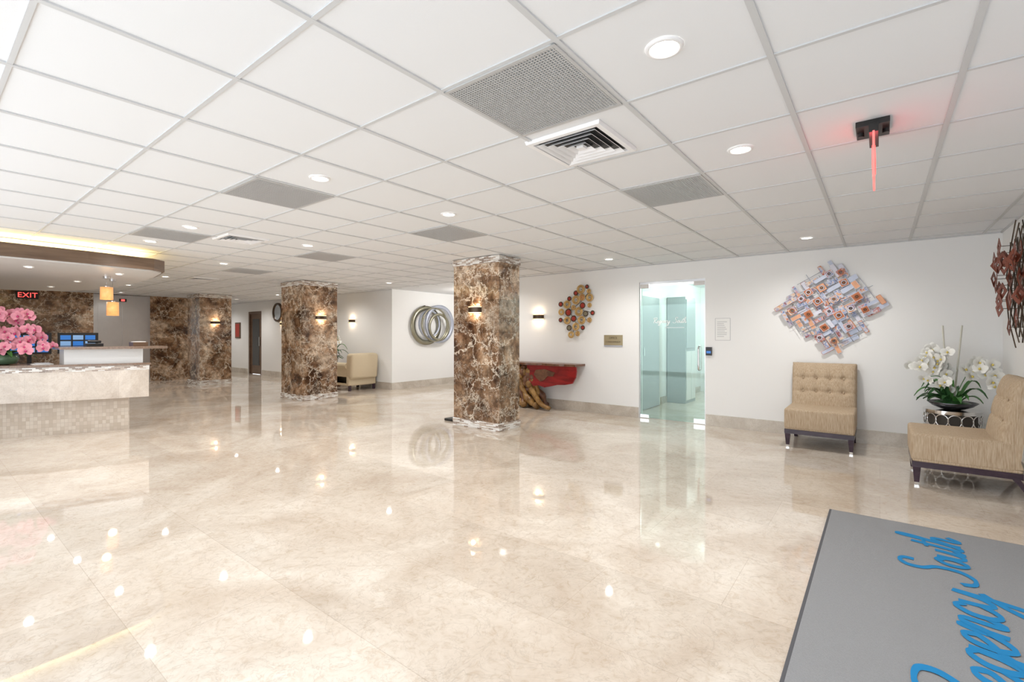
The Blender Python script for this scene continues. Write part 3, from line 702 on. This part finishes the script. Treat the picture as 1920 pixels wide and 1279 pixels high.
# ---------------------------------------------------------------- floor mat
m=MB('entrance_mat'); m.box(-.30,.98,.9,4.28,0,.006,MATE); m.box(-.285,.965,.915,4.265,.006,.010,MAT)
script(m,'Regency',(.44,2.24,.0101),(0,1,0),(-1,0,0),(0,0,1),.150,.036,BLUE,sx=1.06,slant=.15)
script(m,'South',(.39,3.44,.0101),(0,1,0),(-1,0,0),(0,0,1),.130,.034,BLUE,sx=1.04,slant=.12)
m.done(recalc=False)

# ---------------------------------------------------------------- armchair + plant by column
m=MB('rolled_arm_chair'); m.X=Matrix.Translation((-10.12,6.72,0))@Matrix.Rotation(-math.pi/2,4,'Z')
m.rbox(-.38,.38,-.38,.36,.12,.36,FABP,.03); m.rbox(-.27,.27,-.40,.2,.34,.47,FABP,.045)
m.rbox(-.38,.38,.18,.42,.3,.90,FABP,.07,T=Matrix.Rotation(math.radians(-4),4,'X'))
for sx in (-1,1):
    m.rbox(sx*.33-.05,sx*.33+.05,-.38,.30,.15,.58,FABP,.03)
    R_=Matrix.Translation((sx*.35,-.38,.585))@Matrix.Rotation(-math.pi/2,4,'X')
    m.cyl(0,0,0,.66,.075,FABP,T=R_,n=20)
    m.box(sx*.33-.025,sx*.33+.025,-.36,-.31,0,.13,DWOOD); m.box(sx*.33-.025,sx*.33+.025,.30,.35,0,.13,DWOOD)
m.done()
m=MB('potted_orchid'); m.X=Matrix.Translation((-11.05,6.72,0))
m.cyl(0,0,0,.55,.19,BRW,n=28); m.cyl(0,0,.55,.58,.22,DWOOD,n=28)
m.lathe([(.07,.58),(.12,.62),(.13,.72),(.12,.74)],simple('ceramic_pot',(.6,.58,.52),.3),24); m.cyl(0,0,.70,.72,.115,DGREEN,n=24)
for i in range(18):
    a=random.uniform(0,6.28); leaf(m,(0,0,.72),(math.cos(a),math.sin(a)),random.uniform(.2,.34),.025,random.uniform(.05,.25),random.choice([GREEN,DGREEN]),.5)
for i in range(8):
    a=random.uniform(-1.2,.6); leaf(m,(.1,-.05,.80),(math.cos(a),math.sin(a)),random.uniform(.3,.42),.028,random.uniform(.15,.35),random.choice([GREEN,DGREEN]),.4)
spray(m,[(0,0,.7),(.12,0,1.1),(.28,-.05,1.25),(.46,-.08,1.12)],12,.06,WPET,LIPY,(.3,-1,.1))
spray(m,[(0,0,.7),(-.05,0,1.1),(-.1,-.05,1.25),(-.2,-.08,1.2)],7,.055,WPET,LIPY,(.3,-1,.1))
m.tube([(.05,0,.7),(.30,0,1.45)],.006,STICK,6)
m.done()

# ---------------------------------------------------------------- reception desk
def fx(y): d=2.1-y; return -8.10-.25*d-.11*d*d
def strip(off,y1,y0=-1.0,n=16):
    return [(fx(y0+(y1-y0)*i/n)-off,y0+(y1-y0)*i/n) for i in range(n+1)]
m=MB('reception_desk')
def band(off,y1,z0,z1,mat,back=.55):
    f=strip(off,y1); p=f+[(x-back,y) for x,y in f[::-1]]
    m.prism(p,z0,z1,mat)
band(.17,1.93,0,.46,DTILE,.35); band(0,2.10,.455,.835,DESKM); band(-.004,2.104,.835,.90,TRIM,.55); band(-.02,2.12,.90,.93,GRAN,.60)
f=[p for p in strip(.10,2.06,1.28,10)]; p=f+[(x-.30,y) for x,y in f[::-1]]; m.prism(p,.93,1.125,CREAM)
f=strip(-.03,2.30,1.22,10); p=f+[(x-.50,y) for x,y in f[::-1]]; m.prism(p,1.125,1.16,GRAN)
m.done(.003)
def monitor(x,y,z,ang,mat):
    m=MB('computer_monitor'); m.X=Matrix.Translation((x,y,z))@Matrix.Rotation(ang,4,'Z')
    m.box(-.015,.015,-.235,.235,.14,.46,BLACK); m.box(.0155,.017,-.215,.215,.16,.44,BLACK)
    for i in range(3):
        for j in range(3): m.box(.017,.018,-.205+i*.142,-.085+i*.142,.168+j*.092,.238+j*.092,SCRL if (i+j)%2 else mat)
    m.box(-.02,.0,-.025,.025,.01,.2,BLACK); m.cyl(-.01,0,0,.012,.10,BLACK); m.done(.003)
m=MB('back_office_credenza'); m.box(-10.25,-9.70,.0,1.95,0,.86,CREAM); m.box(-10.27,-9.68,-.02,1.97,.86,.89,GRAN); m.done(.003)
monitor(-9.90,1.66,.89,-.1,SCRB); monitor(-9.90,1.12,.89,-.1,SCRB); monitor(-9.93,.60,.89,-.05,SCRB)
m=MB('brochure_holder'); m.box(-8.42,-8.22,1.95,2.12,1.16,1.215,DOORB); m.box(-8.40,-8.24,1.97,2.10,1.215,1.225,PAPER); m.done()
m=MB('desk_telephone'); m.box(-8.62,-8.46,1.50,1.68,1.16,1.20,BLACK); m.tube([(-8.5,1.52,1.225),(-8.5,1.66,1.225)],.02,BLACK,8); m.done(.003)
m=MB('paper_stack'); m.box(-8.80,-8.60,1.0,1.20,.931,.936,PAPER); m.box(-8.76,-8.62,1.03,1.17,.936,.95,INK); m.done()
# pink orchids
random.seed(11)
m=MB('pink_orchid_arrangement'); m.X=Matrix.Translation((-8.98,.78,.931))
m.lathe([(.05,0),(.12,.01),(.15,.08),(.12,.13),(.115,.13)],simple('green_glass_vase',(.08,.14,.08),.15),28); m.cyl(0,0,.1,.12,.11,DGREEN)
for i in range(14):
    a=random.uniform(0,6.28); leaf(m,(0,0,.12),(math.cos(a),math.sin(a)),random.uniform(.2,.32),.03,random.uniform(.06,.15),random.choice([GREEN,DGREEN]),.6)
for q in [[(0,0,.1),(.05,.05,.4),(.1,.2,.5),(.12,.34,.38)],[(0,0,.1),(0,-.05,.5),(.08,-.1,.68),(.15,-.05,.62)],[(0,0,.1),(.06,.1,.3),(.15,.28,.33),(.18,.4,.22)],[(0,0,.1),(0,.05,.45),(.1,.1,.66),(.2,.2,.6)],[(0,0,.1),(0,-.1,.4),(.1,-.2,.5),(.2,-.3,.4)],[(0,0,.1),(.05,.0,.2),(.15,.1,.25),(.22,.15,.20)]]:
    spray(m,q,9,.07,PPET,LIPM,(1,-.4,.15),.05,.35)
m.done()
# canopy
m=MB('reception_canopy')
pts=[(-7.25,-1.2),(-7.22,.4),(-7.24,1.3),(-7.32,1.95),(-7.45,2.10),(-8.2,2.20),(-9.2,2.25),(-10.2,2.22),(-11.2,2.10),(-12.0,1.8),(-12.4,1.3),(-12.5,-1.2)]
m.prism(pts,2.145,2.29,FWOOD)
def inset(p,c=(-9.8,.3),s=.985): return [(c[0]+(x-c[0])*s,c[1]+(y-c[1])*s) for x,y in p]
m.prism(inset(pts),2.13,2.146,CREAM)
m.prism(inset(pts,s=.93),2.29,2.30,COVE)
m.prism(inset(pts,s=.80),2.29,H-.008,WALL)
m.done(.004)
for x,y in [(-8.0,1.75),(-8.0,.9),(-9.6,1.6),(-11.0,1.5)]: downlight(x,y,2.13,e=12,k=.65)
def pendant(x,y,zt,zb):
    m=MB('pendant_light'); m.cyl(x,y,2.10,2.13,.04,CHROME); m.tube([(x,y,2.11),(x,y,zt)],.004,CHROME,6)
    m.cyl(x,y,zt-.01,zt+.012,.03,CHROME); m.lathe([(.02,zt),(.07,zt-.004),(.072,zb),(.066,zb)],AMBER,28,Matrix.Translation((x,y,0)))
    m.done(); light('pendant_lamp','POINT',(x,y,zb-.03),.8,(1,.7,.4),shadow_soft_size=.05)
pendant(-8.50,1.72,1.985,1.81); pendant(-8.85,1.86,1.80,1.60)

# ---------------------------------------------------------------- lighting
w=bpy.data.worlds.new('sky_world'); SC.world=w; w.use_nodes=True
w.node_tree.nodes['Background'].inputs[0].default_value=(.88,.94,1,1); w.node_tree.nodes['Background'].inputs[1].default_value=2.1
light('corridor_lamp','POINT',(-2.2,8.6,2.2),20,(1,1,.98),shadow_soft_size=.2)
light('corridor_lamp','POINT',(-2.4,10.4,2.2),20,(1,1,.98),shadow_soft_size=.2)
light('alcove_lamp','POINT',(-7.7,8.6,2.2),26,(1,.97,.93),shadow_soft_size=.2)

cam=bpy.data.cameras.new('camera'); co=bpy.data.objects.new('camera',cam); COL.objects.link(co)
co.location=(0,0,1.3177); co.rotation_euler=(math.pi/2,0,math.radians(37.92))
cam.sensor_width=36; cam.lens=885.54/1920*36; cam.shift_y=-11.5/1920; cam.clip_start=.05
SC.camera=co
